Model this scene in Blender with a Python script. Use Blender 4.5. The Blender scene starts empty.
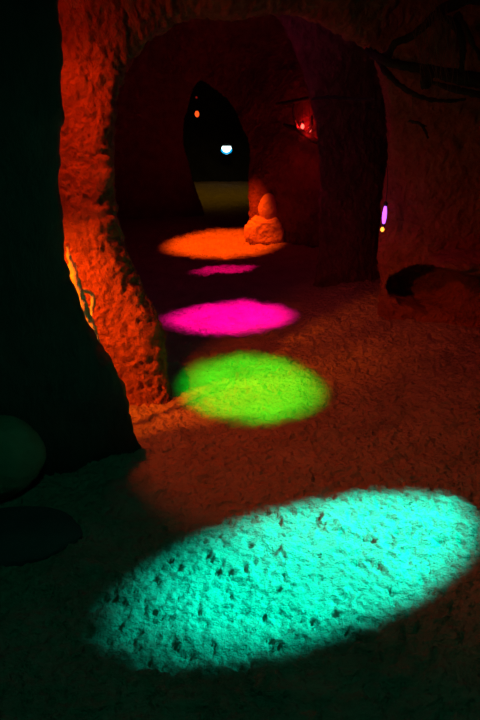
import bpy, math, random
import numpy as np
from mathutils import Vector, Matrix

S = bpy.context.scene
COL = S.collection
random.seed(7)
F = 560.0                       # focal length in pixels of the 480x720 frame
PITCH = math.atan(240.0 / F)    # the camera looks down; horizon on row 120
CZ = 1.5

# ------------------------------------------------------------------ camera
cd = bpy.data.cameras.new('camera')
cd.sensor_fit = 'VERTICAL'
cd.sensor_height = 36.0
cd.lens = F / 720.0 * 36.0
cd.clip_start = 0.05
cam = bpy.data.objects.new('camera', cd)
COL.objects.link(cam)
cam.location = (0, 0, CZ)
cam.rotation_euler = (math.pi / 2 - PITCH, 0, 0)
S.camera = cam


def ray(px, py):
    a, b = (px - 240.0) / F, (360.0 - py) / F
    c, s = math.cos(PITCH), math.sin(PITCH)
    return np.array([a, c + b * s, -s + b * c])


def at(px, py, Y):
    d = ray(px, py)
    return np.array([0, 0, CZ]) + d * (Y / d[1])


def ground(px, py):
    d = ray(px, py)
    return np.array([0, 0, CZ]) + d * (-CZ / d[2])


# ------------------------------------------------------------------ world, exposure
w = bpy.data.worlds.new('dark')
S.world = w
w.use_nodes = True
w.node_tree.nodes['Background'].inputs[0].default_value = (0, 0, 0, 1)
w.node_tree.nodes['Background'].inputs[1].default_value = 0.0
S.view_settings.view_transform = 'Standard'
S.view_settings.look = 'None'
S.view_settings.exposure = 0
S.view_settings.gamma = 1
S.view_settings.use_curve_mapping = False


# ------------------------------------------------------------------ lights
def spot(name, loc, target, col, power, half, blend, size=0.03):
    ld = bpy.data.lights.new(name, 'SPOT')
    ld.color = col
    ld.energy = power
    ld.spot_size = 2 * half
    ld.spot_blend = blend
    ld.shadow_soft_size = size
    o = bpy.data.objects.new(name, ld)
    COL.objects.link(o)
    o.location = loc
    d = Vector(target) - Vector(loc)
    o.rotation_euler = d.to_track_quat('-Z', 'Y').to_euler()
    return o


def point(name, loc, col, power, size=0.02):
    ld = bpy.data.lights.new(name, 'POINT')
    ld.color = col
    ld.energy = power
    ld.shadow_soft_size = size
    o = bpy.data.objects.new(name, ld)
    COL.objects.link(o)
    o.location = loc
    return o


def pool(name, cx, cy, rx, ry, rot, h, side, xa, col, power, blend, size=0.02, grow=1.05):
    """A spotlight at height h whose cone meets the floor in the seen pool of light."""
    t = np.linspace(0, 2 * math.pi, 64, endpoint=False)
    r = math.radians(rot)
    pts = []
    for a in t:
        x, y = rx * grow * math.cos(a), ry * grow * math.sin(a)
        pts.append(ground(cx + x * math.cos(r) - y * math.sin(r), cy + x * math.sin(r) + y * math.cos(r))[:2])
    P = np.array(pts)
    c0 = P.mean(0)
    Q = P - c0
    M = np.stack([Q[:, 0]**2, Q[:, 0] * Q[:, 1], Q[:, 1]**2, Q[:, 0], Q[:, 1]], 1)
    A, B, C, D, E = np.linalg.lstsq(M, np.ones(len(Q)), rcond=None)[0]
    K = np.array([[A, B / 2], [B / 2, C]])
    c = np.linalg.solve(K, -0.5 * np.array([D, E]))
    val = 1 + c @ K @ c
    ev, V = np.linalg.eigh(K)
    ax = np.sqrt(val / ev)
    a, b = ax[0], ax[1]
    u = V[:, 0] * (1 if V[0, 0] * side > 0 else -1)
    c = c + c0

    # oval beam: lamp set back by xa along the long axis, its shutter narrowed across it
    t1, t2 = math.atan((-a - xa) / h), math.atan((a - xa) / h)
    al, th = (t2 - t1) / 2, (t1 + t2) / 2
    s = xa + h * math.tan(th)
    d = math.hypot(h, s - xa)
    beta = b * math.sqrt(max(0.05, 1 - (s / a)**2)) / d
    apex = Vector((c[0] + u[0] * xa, c[1] + u[1] * xa, h))
    aim = Vector((c[0] + u[0] * s, c[1] + u[1] * s, 0))
    print(name, 'centre', c, 'axes', a, b, 'apex', apex)
    o = spot(name, apex, aim, col, power, al, blend, size)
    z = (apex - aim).normalized()
    y = Vector((-u[1], u[0], 0))
    x = y.cross(z).normalized()
    R = Matrix((x, y, z)).transposed()
    o.rotation_euler = R.to_euler()
    o.scale = (1.0, beta / math.tan(al), 1.0)
    return o


ORANGE = (1.0, 0.135, 0.0)
pool('cyan_spot', 288, 580, 195, 72, -15, 2.1, 1, 1.9, (0.0, 1.0, 0.72), 2600, 0.7, grow=1.06)
pool('green_spot', 252, 390, 75, 36, 2, 2.3, 1, 0.7, (0.0, 1.0, 0.01), 900, 0.7, grow=1.09)
pool('magenta_spot', 227, 320, 68, 18, -3, 2.3, 1, 0.5, (1.0, 0.0, 0.42), 1300, 0.8, grow=1.11)
pool('pink_spot', 223, 271, 34, 4.6, -6, 2.3, 1, 0.4, (1.0, 0.0, 0.25), 420, 0.9, grow=1.15)
pool('orange_spot', 225, 244, 62, 14.5, -4, 2.4, -1, 0.9, (1.0, 0.085, 0.0), 1000, 0.7, grow=1.12)
# orange lamps tucked behind the near left rock, then the added fills for crown, floor and middle arch
spot('orange_column_lamp', (-1.35, 2.02, 1.1), (-0.78, 2.9, 0.46), ORANGE, 210, math.radians(32), 1.0, 0.05)
spot('orange_floor_lamp', (-0.95, 2.34, 2.1), (0.5, 3.1, 0.0), (1.0, 0.075, 0.0), 82, math.radians(47), 1.0, 0.08)
point('orange_glow', (-0.92, 2.32, 1.95), (1.0, 0.06, 0.0), 10, 0.08)  # added fill that reddens the crown and upper wall
spot('cyan_fill', (0.0, 0.7, 2.4), (-0.2, 1.3, 0.0), (0.0, 1.0, 0.5), 10.5, math.radians(58), 0.8, 0.1)  # added fill for the dim green ambient on the near floor
point('magenta_fill', (-0.2, 4.6, 2.2), (1.0, 0.0, 0.5), 3.2, 0.1)  # added fill that tints the middle arch purple
spot('olive_lamp', (-0.2, 12.5, 2.5), (-0.7, 12.8, 0), (1.0, 0.66, 0.0), 28, math.radians(60), 0.8, 0.05)


# ------------------------------------------------------------------ noise
def _hash(i, j, k, seed):
    n = (i * 73856093) ^ (j * 19349663) ^ (k * 83492791) ^ (seed * 2654435)
    n = n & 0x7fffffff
    n = (n ^ (n >> 13)) * 1274126177 & 0x7fffffff
    n = (n ^ (n >> 16)) * 668265263 & 0x7fffffff
    return (n & 0xffff) / 32767.5 - 1.0


def vn(P, scale, seed=0):
    Q = np.asarray(P, float) * np.asarray(scale, float)
    I = np.floor(Q).astype(np.int64)
    f = Q - I
    f = f * f * f * (f * (f * 6 - 15) + 10)
    i, j, k = I[..., 0], I[..., 1], I[..., 2]
    out = 0
    for a in (0, 1):
        wa = f[..., 0] if a else 1 - f[..., 0]
        for b in (0, 1):
            wb = f[..., 1] if b else 1 - f[..., 1]
            for c in (0, 1):
                wc = f[..., 2] if c else 1 - f[..., 2]
                out = out + wa * wb * wc * _hash(i + a, j + b, k + c, seed)
    return out


def fbm(P, scale, seed=0, octv=4, gain=0.5):
    s, amp, tot = np.asarray(scale, float), 1.0, 0
    for o in range(octv):
        tot = tot + amp * vn(P, s, seed + o * 17)
        s = s * 2.03
        amp *= gain
    return tot


# ------------------------------------------------------------------ materials
def rock_mat(name, c1, c2, scale=9.0, fine=60.0, bump=0.6, dist=0.02, stretch=(1, 1, 1), rough=0.85, pits=0.0):
    m = bpy.data.materials.new(name)
    m.use_nodes = True
    nt = m.node_tree
    b = nt.nodes['Principled BSDF']
    b.inputs['Roughness'].default_value = rough
    b.inputs['Specular IOR Level'].default_value = 0.25
    tc = nt.nodes.new('ShaderNodeTexCoord')
    mp = nt.nodes.new('ShaderNodeMapping')
    mp.inputs['Scale'].default_value = stretch
    nt.links.new(tc.outputs['Object'], mp.inputs[0])

    def noise(sc, det, ro=0.6):
        n = nt.nodes.new('ShaderNodeTexNoise')
        n.inputs['Scale'].default_value = sc
        n.inputs['Detail'].default_value = det
        n.inputs['Roughness'].default_value = ro
        nt.links.new(mp.outputs[0], n.inputs['Vector'])
        return n.outputs['Fac']
    n1 = noise(scale, 6)
    mix = nt.nodes.new('ShaderNodeMix')
    mix.data_type = 'RGBA'
    mix.inputs[6].default_value = (*c1, 1)
    mix.inputs[7].default_value = (*c2, 1)
    rmp = nt.nodes.new('ShaderNodeMapRange')
    rmp.inputs[1].default_value = 0.35
    rmp.inputs[2].default_value = 0.65
    nt.links.new(n1, rmp.inputs[0])
    nt.links.new(rmp.outputs[0], mix.inputs[0])
    nt.links.new(mix.outputs[2], b.inputs['Base Color'])
    n2 = noise(fine, 5, 0.65)
    vor = nt.nodes.new('ShaderNodeTexVoronoi')
    vor.inputs['Scale'].default_value = fine * 0.55
    nt.links.new(mp.outputs[0], vor.inputs['Vector'])
    add = nt.nodes.new('ShaderNodeMath')
    add.operation = 'MULTIPLY_ADD'
    nt.links.new(vor.outputs['Distance'], add.inputs[0])
    add.inputs[1].default_value = 0.5 + pits
    nt.links.new(n2, add.inputs[2])
    bp = nt.nodes.new('ShaderNodeBump')
    bp.inputs['Strength'].default_value = bump
    bp.inputs['Distance'].default_value = dist
    nt.links.new(add.outputs[0], bp.inputs['Height'])
    nt.links.new(bp.outputs[0], b.inputs['Normal'])
    return m


def plain_mat(name, c, rough=0.6, metal=0.0):
    m = bpy.data.materials.new(name)
    m.use_nodes = True
    nt = m.node_tree
    b = nt.nodes['Principled BSDF']
    b.inputs['Roughness'].default_value = rough
    b.inputs['Metallic'].default_value = metal
    n = nt.nodes.new('ShaderNodeTexNoise')
    n.inputs['Scale'].default_value = 40
    r = nt.nodes.new('ShaderNodeValToRGB')
    r.color_ramp.elements[0].color = (*[x * 0.8 for x in c], 1)
    r.color_ramp.elements[1].color = (*[min(1, x * 1.2) for x in c], 1)
    nt.links.new(n.outputs['Fac'], r.inputs[0])
    nt.links.new(r.outputs[0], b.inputs['Base Color'])
    return m


def glow_mat(name, c, strength):
    m = bpy.data.materials.new(name)
    m.use_nodes = True
    b = m.node_tree.nodes['Principled BSDF']
    b.inputs['Base Color'].default_value = (0.05, 0.05, 0.05, 1)
    b.inputs['Emission Color'].default_value = (*c, 1)
    b.inputs['Emission Strength'].default_value = strength
    return m


M_FLOOR = rock_mat('trodden_clay', (0.42, 0.27, 0.225), (0.56, 0.37, 0.31), 5, 50, 1.0, 0.045, (0.75, 1, 1), 0.8)
M_ARCH = rock_mat('rendered_rock', (0.28, 0.075, 0.05), (0.43, 0.125, 0.08), 8, 42, 1.0, 0.055)
M_DEEP = rock_mat('shaded_red_rock', (0.15, 0.045, 0.045), (0.24, 0.075, 0.07), 8, 42, 1.0, 0.03)  # arch rock darkened: the dimness deeper in is put into its colour
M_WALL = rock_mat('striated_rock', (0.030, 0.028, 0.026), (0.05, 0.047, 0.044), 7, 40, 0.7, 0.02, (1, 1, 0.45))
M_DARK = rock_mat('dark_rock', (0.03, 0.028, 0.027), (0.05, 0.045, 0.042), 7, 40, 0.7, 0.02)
M_STONE = rock_mat('pale_stone', (0.46, 0.26, 0.20), (0.62, 0.36, 0.28), 8, 30, 0.8, 0.03)
M_MOSS = rock_mat('dark_green_stone', (0.12, 0.15, 0.10), (0.18, 0.22, 0.15), 6, 40, 0.5, 0.02)
M_SHADOW = rock_mat('blue_black_shadow', (0.04, 0.05, 0.07), (0.07, 0.08, 0.10), 6, 40, 0.5, 0.02)  # shadow tone for the flat dark mound by the boulder
M_BARK = rock_mat('dead_bark', (0.015, 0.012, 0.01), (0.03, 0.025, 0.02), 20, 90, 0.6, 0.01)
M_ROOT = rock_mat('peeled_root', (0.50, 0.44, 0.34), (0.62, 0.56, 0.45), 20, 70, 0.6, 0.01)
M_FIBRE = plain_mat('dry_fibre', (0.16, 0.08, 0.06), 0.8)
M_METAL = plain_mat('black_metal', (0.03, 0.03, 0.03), 0.45, 0.6)
M_CORD = plain_mat('black_cord', (0.02, 0.02, 0.02), 0.7)


# ------------------------------------------------------------------ builders
def thing(name, label, cat, loc, group=None):
    o = bpy.data.objects.new(name, None)
    COL.objects.link(o)
    o.location = loc
    o['label'] = label
    o['category'] = cat
    if group:
        o['group'] = group
    return o


def tag(o, label, cat, group=None):
    o['label'] = label
    o['category'] = cat
    if group:
        o['group'] = group
    return o


def mesh_obj(name, V, faces, mat, parent=None, loc=None, smooth=True):
    V = np.asarray(V, float)
    base = np.array(parent.location if parent is not None else (loc if loc is not None else (0, 0, 0)), float)
    me = bpy.data.meshes.new(name)
    me.from_pydata((V - base).tolist(), [], faces)
    me.materials.append(mat)
    if smooth:
        me.polygons.foreach_set('use_smooth', [True] * len(me.polygons))
    me.update()
    o = bpy.data.objects.new(name, me)
    COL.objects.link(o)
    if parent is not None:
        o.parent = parent
    else:
        o.location = base
    return o


def structure(o):
    o['kind'] = 'structure'
    return o


def grid_faces(n, m, close=False):
    mm = m if close else m - 1
    return [(i * m + j, i * m + (j + 1) % m, (i + 1) * m + (j + 1) % m, (i + 1) * m + j)
            for i in range(n - 1) for j in range(mm)]


def grid_normals(P):
    du = np.gradient(P, axis=0)
    dv = np.gradient(P, axis=1)
    n = np.cross(du, dv)
    return n / np.maximum(np.linalg.norm(n, axis=-1, keepdims=True), 1e-9)


def resample(pts, n):
    """Smooth curve through pts (k x d), n samples evenly by length."""
    p = np.asarray(pts, float)
    q = np.vstack([2 * p[0] - p[1], p, 2 * p[-1] - p[-2]])
    out = []
    for i in range(1, len(q) - 2):
        for t in np.linspace(0, 1, 24, endpoint=False):
            a, b, c, d = q[i - 1], q[i], q[i + 1], q[i + 2]
            out.append(0.5 * (2 * b + (c - a) * t + (2 * a - 5 * b + 4 * c - d) * t * t + (3 * b - a - 3 * c + d) * t**3))
    out.append(p[-1])
    out = np.array(out)
    L = np.concatenate([[0], np.cumsum(np.linalg.norm(np.diff(out, axis=0), axis=1))])
    s = np.linspace(0, L[-1], n)
    return np.stack([np.interp(s, L, out[:, k]) for k in range(out.shape[1])], 1)


def rough_rock(P, amp=1.0, seed=0, flip=1):
    n = grid_normals(P) * flip
    d = 0.05 * fbm(P, 1.7, seed, 2)
    lum = np.abs(fbm(P, (19, 19, 13), seed + 3, 2))
    lum2 = np.abs(fbm(P, (36, 36, 26), seed + 5, 2))
    d = d + 0.027 * np.sqrt(lum) + 0.013 * np.sqrt(lum2) - 0.02
    return P + n * (d * amp)[..., None]


def arch(inner, outer, thick, bulge, nt, ns, name, label, cuts, names, mat, amp=1.0, seed=0, carve=None):
    """Rock wall with an opening. inner / outer: world points round the opening; cuts split it into pillars and crown."""
    I, O = resample(inner, nt), resample(outer, nt)
    prof = []
    for i in range(nt):
        o = O[i] - I[i]
        L = np.linalg.norm(o) + 1e-9
        u = o / L
        fwd = np.array([-u[1], u[0], 0.0])
        fwd = np.array([0.0, -1.0, 0.0])
        k = min(0.12, 0.3 * L)
        back = -fwd * thick
        pts = np.array([O[i] + back, I[i] + u * 0.5 * L + back, I[i] + u * k * 1.5 + back * 0.95, I[i] + u * k * 0.5 + back * 0.4,
                        I[i] + u * 0.012 + fwd * bulge * 0.1, I[i] + u * k * 0.5 + fwd * bulge * 0.75, I[i] + u * L * 0.4 + fwd * bulge, I[i] + u * L * 0.75 + fwd * bulge * 0.7, O[i]])
        prof.append(resample(pts, ns))
    P = rough_rock(np.array(prof), amp, seed, 1)
    if carve is not None:                       # hollow in the wall
        c, rx, rz, dep = carve
        q = ((P[..., 0] - c[0]) / rx)**2 + ((P[..., 2] - c[2]) / rz)**2 + 0.25 * fbm(P, 5, 91, 3)
        k = np.clip((1.15 - q) / 0.35, 0, 1)
        k[:, :int(ns * 0.45)] = 0
        P[..., 1] += dep * k * k * (3 - 2 * k)
    P[..., 2] = np.clip(P[..., 2], -0.06, 2.8)
    P[..., 0] = np.clip(P[..., 0], -2.2, 2.46)
    base = P[[0, -1]][..., :2].mean((0, 1))
    t = thing(name, label, 'arch', (base[0], base[1], 0))
    ks = [0] + [int(c * (nt - 1)) for c in cuts] + [nt - 1]
    for a, b, (nm, lb) in zip(ks[:-1], ks[1:], names):
        Q = P[a:b + 1]
        o = mesh_obj(nm, Q.reshape(-1, 3), grid_faces(len(Q), ns), mat, t)
        if lb:
            o['label'] = lb
    return t


def tube(pts, radii, n=None, sides=8, noise=0.0, seed=0):
    n = n or len(pts) * 6
    C = resample(np.hstack([np.asarray(pts, float), np.asarray(radii, float)[:, None]]), n)
    P, R = C[:, :3], C[:, 3]
    T = np.gradient(P, axis=0)
    T /= np.linalg.norm(T, axis=1, keepdims=True)
    up = np.array([0.13, 0.9, 0.41])
    V = []
    for i in range(n):
        a = np.cross(T[i], up)
        a /= np.linalg.norm(a) + 1e-9
        b = np.cross(T[i], a)
        for k in range(sides):
            th = 2 * math.pi * k / sides
            V.append(P[i] + R[i] * (a * math.cos(th) + b * math.sin(th)))
    V = np.array(V)
    if noise:
        V = V + noise * np.stack([vn(V, 60, seed), vn(V, 60, seed + 1), vn(V, 60, seed + 2)], 1)
    Fc = grid_faces(n, sides, True)
    Fc.append(tuple(range(sides)))
    Fc.append(tuple(reversed(range((n - 1) * sides, n * sides))))
    return V, Fc


def merge(*parts):
    V, Fc, k = [], [], 0
    for v, f in parts:
        V.append(v)
        Fc += [tuple(i + k for i in q) for q in f]
        k += len(v)
    return np.vstack(V), Fc


def blob(c, r, res=48, amp=0.1, freq=2.0, seed=0, point_top=0.0, fine=0.02, floor_z=None, square=1.0):
    th = np.linspace(0, math.pi, res)
    ph = np.linspace(0, 2 * math.pi, 2 * res, endpoint=False)
    T, Ph = np.meshgrid(th, ph, indexing='ij')
    U = np.stack([np.sin(T) * np.cos(Ph), np.sin(T) * np.sin(Ph), np.cos(T)], -1)
    B = np.sign(U) * np.abs(U)**square
    k = 1 + amp * fbm(U, freq, seed, 3) + fine * fbm(U, 9, seed + 9, 3)
    P = B * k[..., None] * np.asarray(r, float)
    if point_top:
        z = np.clip(P[..., 2] / r[2], 0, 1)
        P[..., 0] *= 1 - point_top * z
        P[..., 1] *= 1 - point_top * z
    P = P + np.asarray(c, float)
    if floor_z is not None:
        P[..., 2] = np.maximum(P[..., 2], floor_z)
    return P.reshape(-1, 3), grid_faces(res, 2 * res, True)


def lathe(prof, c, n=20, axis=(0, 0, 1)):
    """prof: (radius, height) pairs turned about axis through c."""
    A = Vector(axis).normalized()
    Mx = A.to_track_quat('Z', 'Y').to_matrix()
    V = []
    for r, h in prof:
        for k in range(n):
            a = 2 * math.pi * k / n
            V.append(np.array(Mx @ Vector((r * math.cos(a), r * math.sin(a), h))) + np.asarray(c, float))
    Fc = grid_faces(len(prof), n, True)
    Fc.append(tuple(range(n)))
    Fc.append(tuple(reversed(range((len(prof) - 1) * n, len(prof) * n))))
    return np.array(V), Fc


# ------------------------------------------------------------------ floor
def spaced(a, fine, ratio, b):
    out = [a]
    st = fine
    while out[-1] < b:
        out.append(out[-1] + st)
        st *= ratio
    return np.array(out)


ys = np.concatenate([np.linspace(-1.5, 0.9, 20, endpoint=False), spaced(0.9, 0.0068, 1.0024, 16.6)])
xs = np.concatenate([np.linspace(-3.6, -1.5, 26, endpoint=False), np.linspace(-1.5, 2.2, 500), np.linspace(2.2, 3.8, 20)[1:]])
X, Y = np.meshgrid(xs, ys, indexing='ij')
P = np.stack([X, Y, np.zeros_like(X)], -1)


def floor_h(P):
    P = P + 0.022 * np.stack([vn(P, 22, 58), vn(P, 22, 59), 0 * P[..., 0]], -1) + 0.008 * np.stack([vn(P, 60, 62), vn(P, 60, 63), 0 * P[..., 0]], -1)
    h = 0.020 * fbm(P, 1.5, 41, 2)
    lump = fbm(P, (11, 14, 1), 44, 4, 0.55)
    h = h + 0.012 * lump + 0.010 * np.sqrt(np.abs(fbm(P, (24, 34, 1), 57, 2)))
    cr = 1 - np.abs(fbm(P, (16, 22, 1), 47, 3))          # ridged: narrow cracks
    h = h - 0.014 * np.clip(cr - 0.82, 0, 1) / 0.18 * (0.5 + 0.5 * vn(P, 3, 50))
    pit = np.clip(vn(P, (30, 60, 1), 52) - 0.35, 0, 0.4)
    pit2 = np.clip(vn(P, (48, 105, 1), 54) - 0.3, 0, 0.4)
    return h - 0.030 * pit - 0.026 * pit2


P[..., 2] = floor_h(P)
structure(mesh_obj('floor', P.reshape(-1, 3), grid_faces(len(xs), len(ys)), M_FLOOR))

# ------------------------------------------------------------------ shell: ceiling, outer walls, back wall
gx, gy = np.meshgrid(np.linspace(-3.6, 3.8, 90), np.linspace(-1.5, 16.6, 160), indexing='ij')
P = np.stack([gx, gy, 2.95 + 0 * gx], -1)
P[..., 2] += 0.10 * fbm(P, 1.2, 61, 4)
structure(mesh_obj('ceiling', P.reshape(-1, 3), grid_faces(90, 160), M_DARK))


def plan_wall(name, plan, mat, seed, nu=150, nv=70):
    c = resample(plan, nu)
    z = np.linspace(-0.08, 3.15, nv)
    P = np.zeros((nu, nv, 3))
    P[..., 0] = c[:, None, 0]
    P[..., 1] = c[:, None, 1]
    P[..., 2] = z[None]
    n = grid_normals(P)
    P = P + n * (0.10 * fbm(P, 1.1, seed, 4) + 0.02 * fbm(P, 9, seed + 5, 3))[..., None]
    return structure(mesh_obj(name, P.reshape(-1, 3), grid_faces(nu, nv), mat))


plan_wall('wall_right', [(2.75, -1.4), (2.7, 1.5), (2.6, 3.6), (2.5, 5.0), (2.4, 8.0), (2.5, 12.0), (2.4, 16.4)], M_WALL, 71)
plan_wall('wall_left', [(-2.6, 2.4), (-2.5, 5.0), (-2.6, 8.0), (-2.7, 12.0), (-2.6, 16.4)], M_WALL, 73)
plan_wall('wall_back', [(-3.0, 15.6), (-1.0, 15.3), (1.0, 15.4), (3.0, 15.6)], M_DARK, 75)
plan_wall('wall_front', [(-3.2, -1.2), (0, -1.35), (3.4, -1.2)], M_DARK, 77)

# near rock on the left: turns its dark face to the camera, its edge hides the orange lamp
edge = [(56, -330, 2.02), (57, -60, 2.04), (58, 80, 2.07), (56, 160, 2.10), (55, 240, 2.16), (68, 285, 2.20), (88, 335, 2.25), (123, 402, 2.32), (150, 458, 2.36)]
E = resample([at(*e) for e in edge], 150)
prof = []
for i, e in enumerate(E):
    z = e[2]
    pl = np.array([(e[0] - 1.5, e[1] - 0.50), (e[0] - 0.7, e[1] - 0.26), (e[0] - 0.22, e[1] - 0.03), (e[0] - 0.03, e[1] + 0.05), (e[0], e[1]),
                   (e[0] - 0.06, e[1] - 0.05), (e[0] - 0.30, e[1] - 0.15), (-1.10, e[1] - 0.30), (-1.65, 1.42), (-1.75, 0.6), (-1.85, -1.4)])
    q = resample(pl, 170)
    prof.append(np.column_stack([q, np.full(170, z)]))
P = np.array(prof)
n = grid_normals(P)
P = P - n * (0.035 * fbm(P, 2.2, 81, 2) + 0.014 * (1 - np.abs(fbm(P, (12, 12, 7), 83, 3))) + 0.006 * fbm(P, (34, 34, 22), 85, 3))[..., None]
P[-1, :, 2] = -0.05
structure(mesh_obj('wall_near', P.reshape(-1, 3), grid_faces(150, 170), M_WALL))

# ------------------------------------------------------------------ the three rock arches
inner = [(181, 404, 2.93), (168, 365, 2.95), (154, 322, 2.97), (138, 290, 2.98), (121, 252, 2.98), (110, 215, 2.98), (105, 165, 3.0), (107, 120, 3.05),
         (115, 84, 3.12), (134, 52, 3.2), (162, 29, 3.3), (202, 14, 3.45), (250, 9, 3.65), (302, 14, 3.85), (336, 27, 4.0), (361, 46, 4.12),
         (378, 73, 4.22), (386, 106, 4.3), (387, 150, 4.36), (381, 200, 4.42), (376, 250, 4.44), (375, 290, 4.44), (377, 326, 4.40)]
outer = [(60, 425, 3.02), (50, 365, 3.02), (30, 322, 3.02), (15, 290, 3.02), (0, 252, 3.02), (-10, 215, 3.02), (-30, 150, 3.0), (-40, 60, 3.0),
         (-40, -40, 3.0), (0, -180, 3.05), (80, -230, 3.15), (180, -230, 3.3), (260, -200, 3.5), (340, -190, 3.7), (430, -170, 3.9), (500, -120, 4.0),
         (560, -40, 4.05), (570, 40, 4.08), (570, 110, 4.1), (570, 180, 4.1), (570, 240, 4.1), (570, 290, 4.1), (570, 336, 4.1)]
arch([at(*p) for p in inner], [at(*p) for p in outer], 0.32, 0.13, 620, 190, 'rock_arch',
     'nearest rust red rock arch with a leaning left pillar, framing the tunnel', (0.36, 0.64),
     (('pillar', 'leaning left pillar lit bright orange'), ('crown', None), ('pillar', 'broad dim red right pillar')), M_ARCH, 1.0, 5, (at(440, 296, 4.0), 0.28, 0.19, 0.42))

inner = [(112, 288, 5.2), (110, 200, 5.2), (112, 100, 5.2), (135, 30, 5.2), (180, -5, 5.2), (230, -8, 5.25), (262, 4, 5.3), (284, 26, 5.35),
         (299, 58, 5.4), (309, 95, 5.4), (315, 140, 5.4), (317, 200, 5.4), (316, 250, 5.4), (313, 287, 5.38)]
outer = [(-60, 300, 5.2), (-60, 200, 5.2), (-60, 60, 5.2), (-60, -60, 5.2), (60, -130, 5.2), (180, -140, 5.25), (320, -130, 5.35), (400, -60, 5.5),
         (410, 30, 5.75), (400, 95, 5.8), (395, 140, 5.8), (395, 200, 5.8), (395, 250, 5.8), (395, 276, 5.8)]
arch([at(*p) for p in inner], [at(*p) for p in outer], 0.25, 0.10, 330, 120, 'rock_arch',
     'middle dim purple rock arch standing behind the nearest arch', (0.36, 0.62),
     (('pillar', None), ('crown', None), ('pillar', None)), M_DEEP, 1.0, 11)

inner = [(203, 217, 9.8), (200, 205, 9.8), (191, 176, 9.8), (184, 145, 9.7), (184, 112, 9.6), (190, 90, 9.4), (201, 80, 9.2), (217, 92, 9.0),
         (234, 108, 8.7), (245, 132, 8.4), (250, 165, 8.1), (251, 200, 7.95), (251, 238, 7.9)]
outer = [(70, 222, 9.4), (70, 205, 9.4), (60, 160, 9.3), (60, 100, 9.2), (60, 20, 9.1), (100, -30, 9.0), (190, -40, 8.6), (290, -30, 8.0),
         (345, 20, 7.3), (345, 90, 7.0), (345, 150, 7.0), (345, 200, 7.0), (345, 247, 7.0)]
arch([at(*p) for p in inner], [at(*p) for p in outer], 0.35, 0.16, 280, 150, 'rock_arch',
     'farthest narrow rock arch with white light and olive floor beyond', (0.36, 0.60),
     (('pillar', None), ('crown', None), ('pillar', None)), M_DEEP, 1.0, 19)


# ------------------------------------------------------------------ stones
def stone(name, c, r, label, mat, **kw):
    V, Fc = blob(c, r, **kw)
    o = mesh_obj(name, V, Fc, mat, None, (c[0], c[1], 0))
    return tag(o, label, 'rock')


g = ground(9, 480)
stone('boulder', (g[0] - 0.01, g[1] - 0.08, 0.18), (0.21, 0.17, 0.19), 'rounded dark green boulder at the foot of the left rock', M_MOSS, amp=0.06, freq=1.3, seed=3, fine=0.008)
g = ground(10, 535)  # flattened dark mound standing in for a shadow on the floor
stone('shadow_mound', (g[0], g[1], 0.0), (0.27, 0.17, 0.05), 'low blackish mound standing in for a shadow on the floor in front of the round boulder', M_SHADOW, amp=0.06, freq=1.2, seed=8, fine=0.006)
# stones lit orange at the foot of the farthest arch
p = ground(266, 243)
stone('boulder', (p[0], p[1] + 0.06, 0.13), (0.25, 0.15, 0.20), 'rough orange lit block stone at the foot of the farthest arch', M_STONE, amp=0.12, freq=1.6, seed=14, fine=0.05, square=0.6)
q = at(269, 208, p[1] + 0.07)
stone('boulder', q, (0.14, 0.11, 0.19), 'upright egg shaped orange stone standing on the rough block stone', M_STONE, amp=0.03, freq=1.2, seed=23, fine=0.008, point_top=0.12)

# rock ledge at the right edge of the frame
Yl = 3.86
c1, c2 = at(446, 267, Yl), at(520, 262, Yl)
V, Fc = blob(((c1[0] + c2[0]) / 2, Yl + 0.10, (c1[2] + c2[2]) / 2), (0.30, 0.22, 0.06), amp=0.14, freq=2, seed=31, fine=0.03, square=0.75)
tag(mesh_obj('rock_ledge', V, Fc, M_ARCH, None, c2), 'orange brown rock ledge jutting out above the dark hollow at the right edge', 'ledge')

# ------------------------------------------------------------------ pale root at the left pillar
t = thing('split_root', 'pale orange lit root caught between the dark left rock and the leaning pillar', 'root', at(100, 335, 2.62))
pts = [(67, 246, 2.55), (71, 262, 2.54), (76, 280, 2.53), (81, 296, 2.54), (84, 309, 2.55), (89, 320, 2.57), (94, 330, 2.57), (100, 350, 2.56), (110, 385, 2.56), (118, 425, 2.56)]
V, Fc = tube([at(*p) for p in pts], [0.004, 0.013, 0.019, 0.015, 0.021, 0.016, 0.012, 0.012, 0.014, 0.016], 90, 12, 0.009, 3)
mesh_obj('stem', V, Fc, M_ROOT, t)
pts = [(80, 290, 2.56), (88, 292, 2.62), (93, 298, 2.64), (92, 310, 2.64), (90, 320, 2.60)]
V, Fc = tube([at(*p) for p in pts], [0.006, 0.010, 0.012, 0.009, 0.004], 40, 10, 0.005, 9)
mesh_obj('side_loop', V, Fc, M_ROOT, t)


# ------------------------------------------------------------------ branches
def branch(name, specs, label, cat='branch', mat=M_BARK, group=None):
    V, Fc = merge(*[tube([at(*p) for p in pts], [r * p[2] / F for r, p in zip(rad, pts)], len(pts) * 9, 9, 0.006, k + 5)
                    for k, (pts, rad) in enumerate(specs)])
    base = at(*specs[0][0][0])
    return tag(mesh_obj(name, V, Fc, mat, None, base), label, cat, group)


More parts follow.
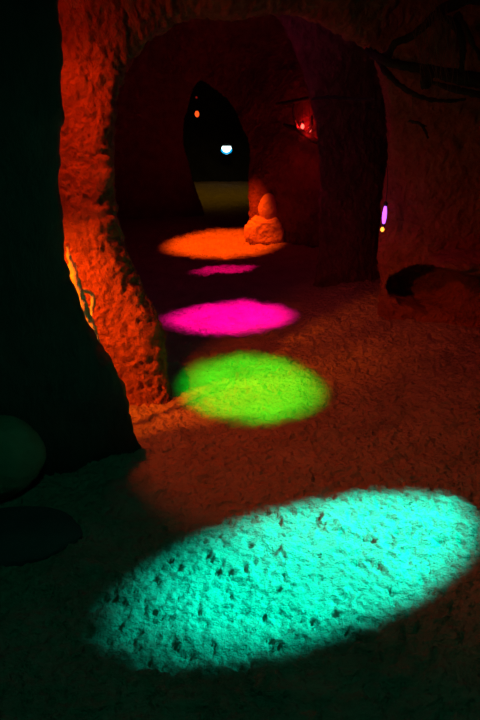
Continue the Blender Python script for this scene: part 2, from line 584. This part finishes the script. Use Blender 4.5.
b1 = [(366, 50, 4.02), (377, 57, 3.92), (388, 55, 3.86), (395, 43, 3.82), (410, 37, 3.80), (424, 26, 3.78), (438, 13, 3.76), (456, 3, 3.76), (490, -12, 3.8)]
branch('dead_branch', [(b1, [2, 3, 3.2, 3, 3, 3.4, 4.5, 5, 5]), ([(452, 6, 3.76), (470, 2, 3.74), (500, 4, 3.74)], [2.5, 2, 2])],
       'crooked dark branch rising from the arch to the top right corner')
branch('dead_branch', [([(370, 50, 4.0), (384, 60, 3.84), (400, 65, 3.8), (424, 69, 3.78), (450, 75, 3.77), (475, 80, 3.78), (510, 84, 3.8)], [2, 3.5, 4, 4, 5.5, 6.5, 6])],
       'thickest dark branch lying level across the top right wall')
branch('dead_branch', [([(374, 52, 4.0), (385, 70, 3.86), (398, 84, 3.82), (414, 94, 3.8), (432, 100, 3.8), (450, 101, 3.81), (466, 99, 3.84)], [2, 2.6, 2.2, 2, 1.7, 1.5, 1])],
       'thin dark branch sagging in a curve under the level branch')
branch('dead_branch', [([(440, 16, 3.74), (452, 22, 3.72), (460, 34, 3.72), (463, 52, 3.73), (461, 74, 3.75)], [2.5, 3, 3, 2.6, 2.2])],
       'bent dark branch hanging down onto the thickest branch')
branch('dead_branch', [([(457, 14, 3.75), (466, 30, 3.7), (474, 46, 3.7), (486, 66, 3.72)], [3, 2.4, 2, 1.6])],
       'slim dark branch slanting down at the right frame edge')
branch('dead_branch', [([(432, 82, 3.77), (450, 88, 3.76), (466, 92, 3.76), (500, 98, 3.78)], [1.6, 2.6, 2.8, 3])],
       'short dark branch just below the thickest branch at the right edge')
V, Fc = blob(at(427, 77, 3.74), (0.045, 0.03, 0.065), 30, 0.25, 2, 4, -0.1, 0.06)
tag(mesh_obj('bark_scrap', V, Fc, M_BARK, None, at(427, 77, 3.74)), 'dark scrap of bark hanging under the thickest branch', 'bark')
# fibres hanging off the branches: nobody could count them
parts = []
for k in range(80):
    x0 = random.gauss(440, 14)
    y0 = random.uniform(2, 40)
    L = random.uniform(20, 62)
    dx = random.gauss(0, 7)
    Yq = 3.70 + random.uniform(-0.03, 0.04)
    pts = [at(x0, y0, Yq + 0.03), at(x0 + dx * 0.3 + random.gauss(0, 2), y0 + L * 0.35, Yq), at(x0 + dx * 0.7 + random.gauss(0, 2), y0 + L * 0.7, Yq - 0.01), at(x0 + dx, y0 + L, Yq)]
    parts.append(tube(pts, [0.0016, 0.0016, 0.0014, 0.0008], 12, 4))
o = tag(mesh_obj('root_fibres', *merge(*parts), M_FIBRE, None, at(440, 10, 3.7)), 'thin dry fibres hanging from the top right branches', 'fibres')
o['kind'] = 'stuff'

branch('dead_twig', [([(408, 121, 3.94), (418, 123, 3.92), (425, 130, 3.92), (428, 139, 3.94)], [0.8, 1.4, 1.3, 0.7]), ([(419, 124, 3.92), (427, 126, 3.91)], [1.0, 0.6])],
       'small dark twig stuck to the right pillar below the branches', 'twig')
branch('dead_twig', [([(312, 99, 5.1), (330, 97, 5.0), (352, 99, 4.9), (376, 99, 4.55)], [1.0, 1.6, 1.5, 1.0])], 'dark twig spanning the gap behind the nearest arch', 'twig')
branch('dead_twig', [([(276, 104, 7.65), (292, 102, 7.3), (306, 99, 7.12), (318, 97, 7.0), (350, 95, 6.95)], [1.0, 1.8, 2.0, 1.6, 2])], 'upper dark twig above the two red bulbs', 'twig')
branch('dead_twig', [([(284, 125, 7.45), (297, 129, 7.2), (306, 135, 7.05), (318, 142, 7.0), (345, 152, 7.0)], [1.4, 2.2, 2.6, 2.4, 2]), ([(306, 134, 7.05), (311, 126, 7.02), (312, 116, 7.05)], [1.6, 1.4, 1.2])],
       'forked dark twig just below the two red bulbs', 'twig')
branch('dead_twig', [([(294, 102, 7.27), (293, 112, 7.24), (296, 124, 7.2), (299, 130, 7.17)], [1, 1.1, 1.1, 1])], 'upright dark twig left of the two red bulbs', 'twig')

# ------------------------------------------------------------------ lamps
# hanging lamp on the right pillar
Yh = 4.14
c = at(384.5, 215, Yh)
px = Yh / F * 1.06
t = thing('hanging_lamp', 'slim violet white tube lamp with a small orange bulb on the right pillar', 'lamp', (c[0], c[1], c[2] - 14 * px))
mesh_obj('glass_tube', *lathe([(0.4 * px, -8.5 * px), (1.4 * px, -7 * px), (2.0 * px, -3 * px), (2.0 * px, 2 * px), (1.5 * px, 6 * px), (0.8 * px, 8.5 * px)], c), glow_mat('violet_glow', (0.50, 0.10, 1.0), 2.2), t)['label'] = 'glowing violet white glass tube'
mesh_obj('cap', *lathe([(0.8 * px, 8 * px), (1.9 * px, 8.4 * px), (1.9 * px, 10.5 * px), (0.6 * px, 12.5 * px)], c), M_METAL, t)
mesh_obj('cord', *tube([c + [0, 0, 12 * px], c + [0.006, 0.02, 22 * px], c + [0.010, 0.06, 34 * px], c + [0.013, 0.15, 44 * px]], [0.35 * px] * 4, 30, 6), M_CORD, t)
mesh_obj('holder', *lathe([(1.0 * px, -11.5 * px), (1.6 * px, -11 * px), (1.6 * px, -9 * px), (0.8 * px, -8 * px)], c), M_METAL, t)
cb = at(382.3, 229.5, Yh - 0.01)
mesh_obj('bulb', *lathe([(0.3 * px, -2.2 * px), (1.5 * px, -1.2 * px), (1.9 * px, 0), (1.4 * px, 1.3 * px), (0.8 * px, 2.2 * px)], cb), glow_mat('amber_glow', (1.0, 0.30, 0.03), 3.0), t)['label'] = 'small glowing amber bulb'
mesh_obj('bulb_arm', *tube([c - [0, 0, 10 * px], (c - [0, 0, 10 * px]) * 0.5 + (cb + [0, 0, 3 * px]) * 0.5, cb + [0, 0, 2 * px]], [0.5 * px] * 3, 12, 6), M_METAL, t)
point('violet_lamp_light', tuple(c + [-0.05, -0.04, 0]), (0.7, 0.02, 1.0), 0.1, 0.02)
point('amber_bulb_light', tuple(cb + [-0.01, -0.05, -0.02]), (1.0, 0.02, 0.1), 0.12, 0.01)

# two red bulbs hanging before the far wall
bulb_glow = glow_mat('red_glow', (1.0, 0.12, 0.08), 2.5)


def small_bulb(cp, r, label, mat, cord_top, power, col, group=None, push=(-0.05, 0.03, 0.01)):
    t = thing('hanging_bulb', label, 'bulb', tuple(cp))
    mesh_obj('bulb', *lathe([(0.25 * r, -1.3 * r), (0.8 * r, -0.8 * r), (r, 0), (0.75 * r, 0.8 * r), (0.4 * r, 1.3 * r)], cp), mat, t)
    mesh_obj('socket', *lathe([(0.4 * r, 1.2 * r), (0.55 * r, 1.3 * r), (0.55 * r, 2.4 * r), (0.2 * r, 2.8 * r)], cp), M_METAL, t)
    mesh_obj('cord', *tube([cp + [0, 0, 2.7 * r], (cp + [0, 0, 2.7 * r]) * 0.5 + cord_top * 0.5, cord_top], [0.1 * r] * 3, 16, 6), M_CORD, t)
    if power:
        point('bulb_light', tuple(cp + np.array(push)), col, power, 0.02)
    return t


small_bulb(at(302.5, 126.5, 7.15), 0.022, 'left one of the two small red bulbs by the right wall', bulb_glow, at(302, 101, 7.18), 2.8, (1.0, 0.01, 0.01))
small_bulb(at(309.5, 129.5, 7.04), 0.022, 'right one of the two small red bulbs by the right wall', bulb_glow, at(309, 99, 7.1), 3.0, (1.0, 0.01, 0.01), push=(-0.05, -0.09, -0.02))
c = at(197, 114, 9.9)
small_bulb(c, 0.036, 'single orange red bulb hanging in the farthest arch', glow_mat('orange_glow', (1.0, 0.08, 0.01), 1.6), c + [0, 0, 1.5], 0.3, (1, 0.05, 0))
c = at(196.5, 97.5, 10.0)
small_bulb(c, 0.013, 'tiny dim red bulb above the orange red bulb', glow_mat('dim_red_glow', (1.0, 0.03, 0.02), 0.35), c + [0, 0, 1.25], 0, (1, 0, 0))

# white round lamp on the far back wall
c = at(226.5, 149, 15.0)
t = thing('wall_spotlight', 'round white lamp shining at the far end of the tunnel', 'lamp', tuple(c))
mesh_obj('housing', *lathe([(0.06, -0.45), (0.10, -0.42), (0.13, -0.12), (0.13, 0.0), (0.12, -0.005)], c, 28, (0, -1, 0)), M_METAL, t)
V, Fc = lathe([(0.125, 0.0), (0.12, 0.02), (0.08, 0.04), (0.02, 0.045)], c, 28, (0, -1, 0))
V[:, 2] = np.minimum(V[:, 2], c[2] + 0.07)                          # shutter cuts the top of the lens off flat
mesh_obj('lens', V, Fc, glow_mat('white_glow', (0.75, 1.0, 1.0), 2.5), t)
V, Fc = tube([c + [0.125 * math.cos(a), -0.03, 0.10 * math.sin(a)] for a in np.linspace(math.pi * 1.02, math.pi * 1.98, 12)], [0.015] + [0.022] * 10 + [0.015], 40, 8)
mesh_obj('rim', V, Fc, glow_mat('blue_glow', (0.0, 0.45, 1.0), 1.0), t)['label'] = 'blue glowing lower rim'
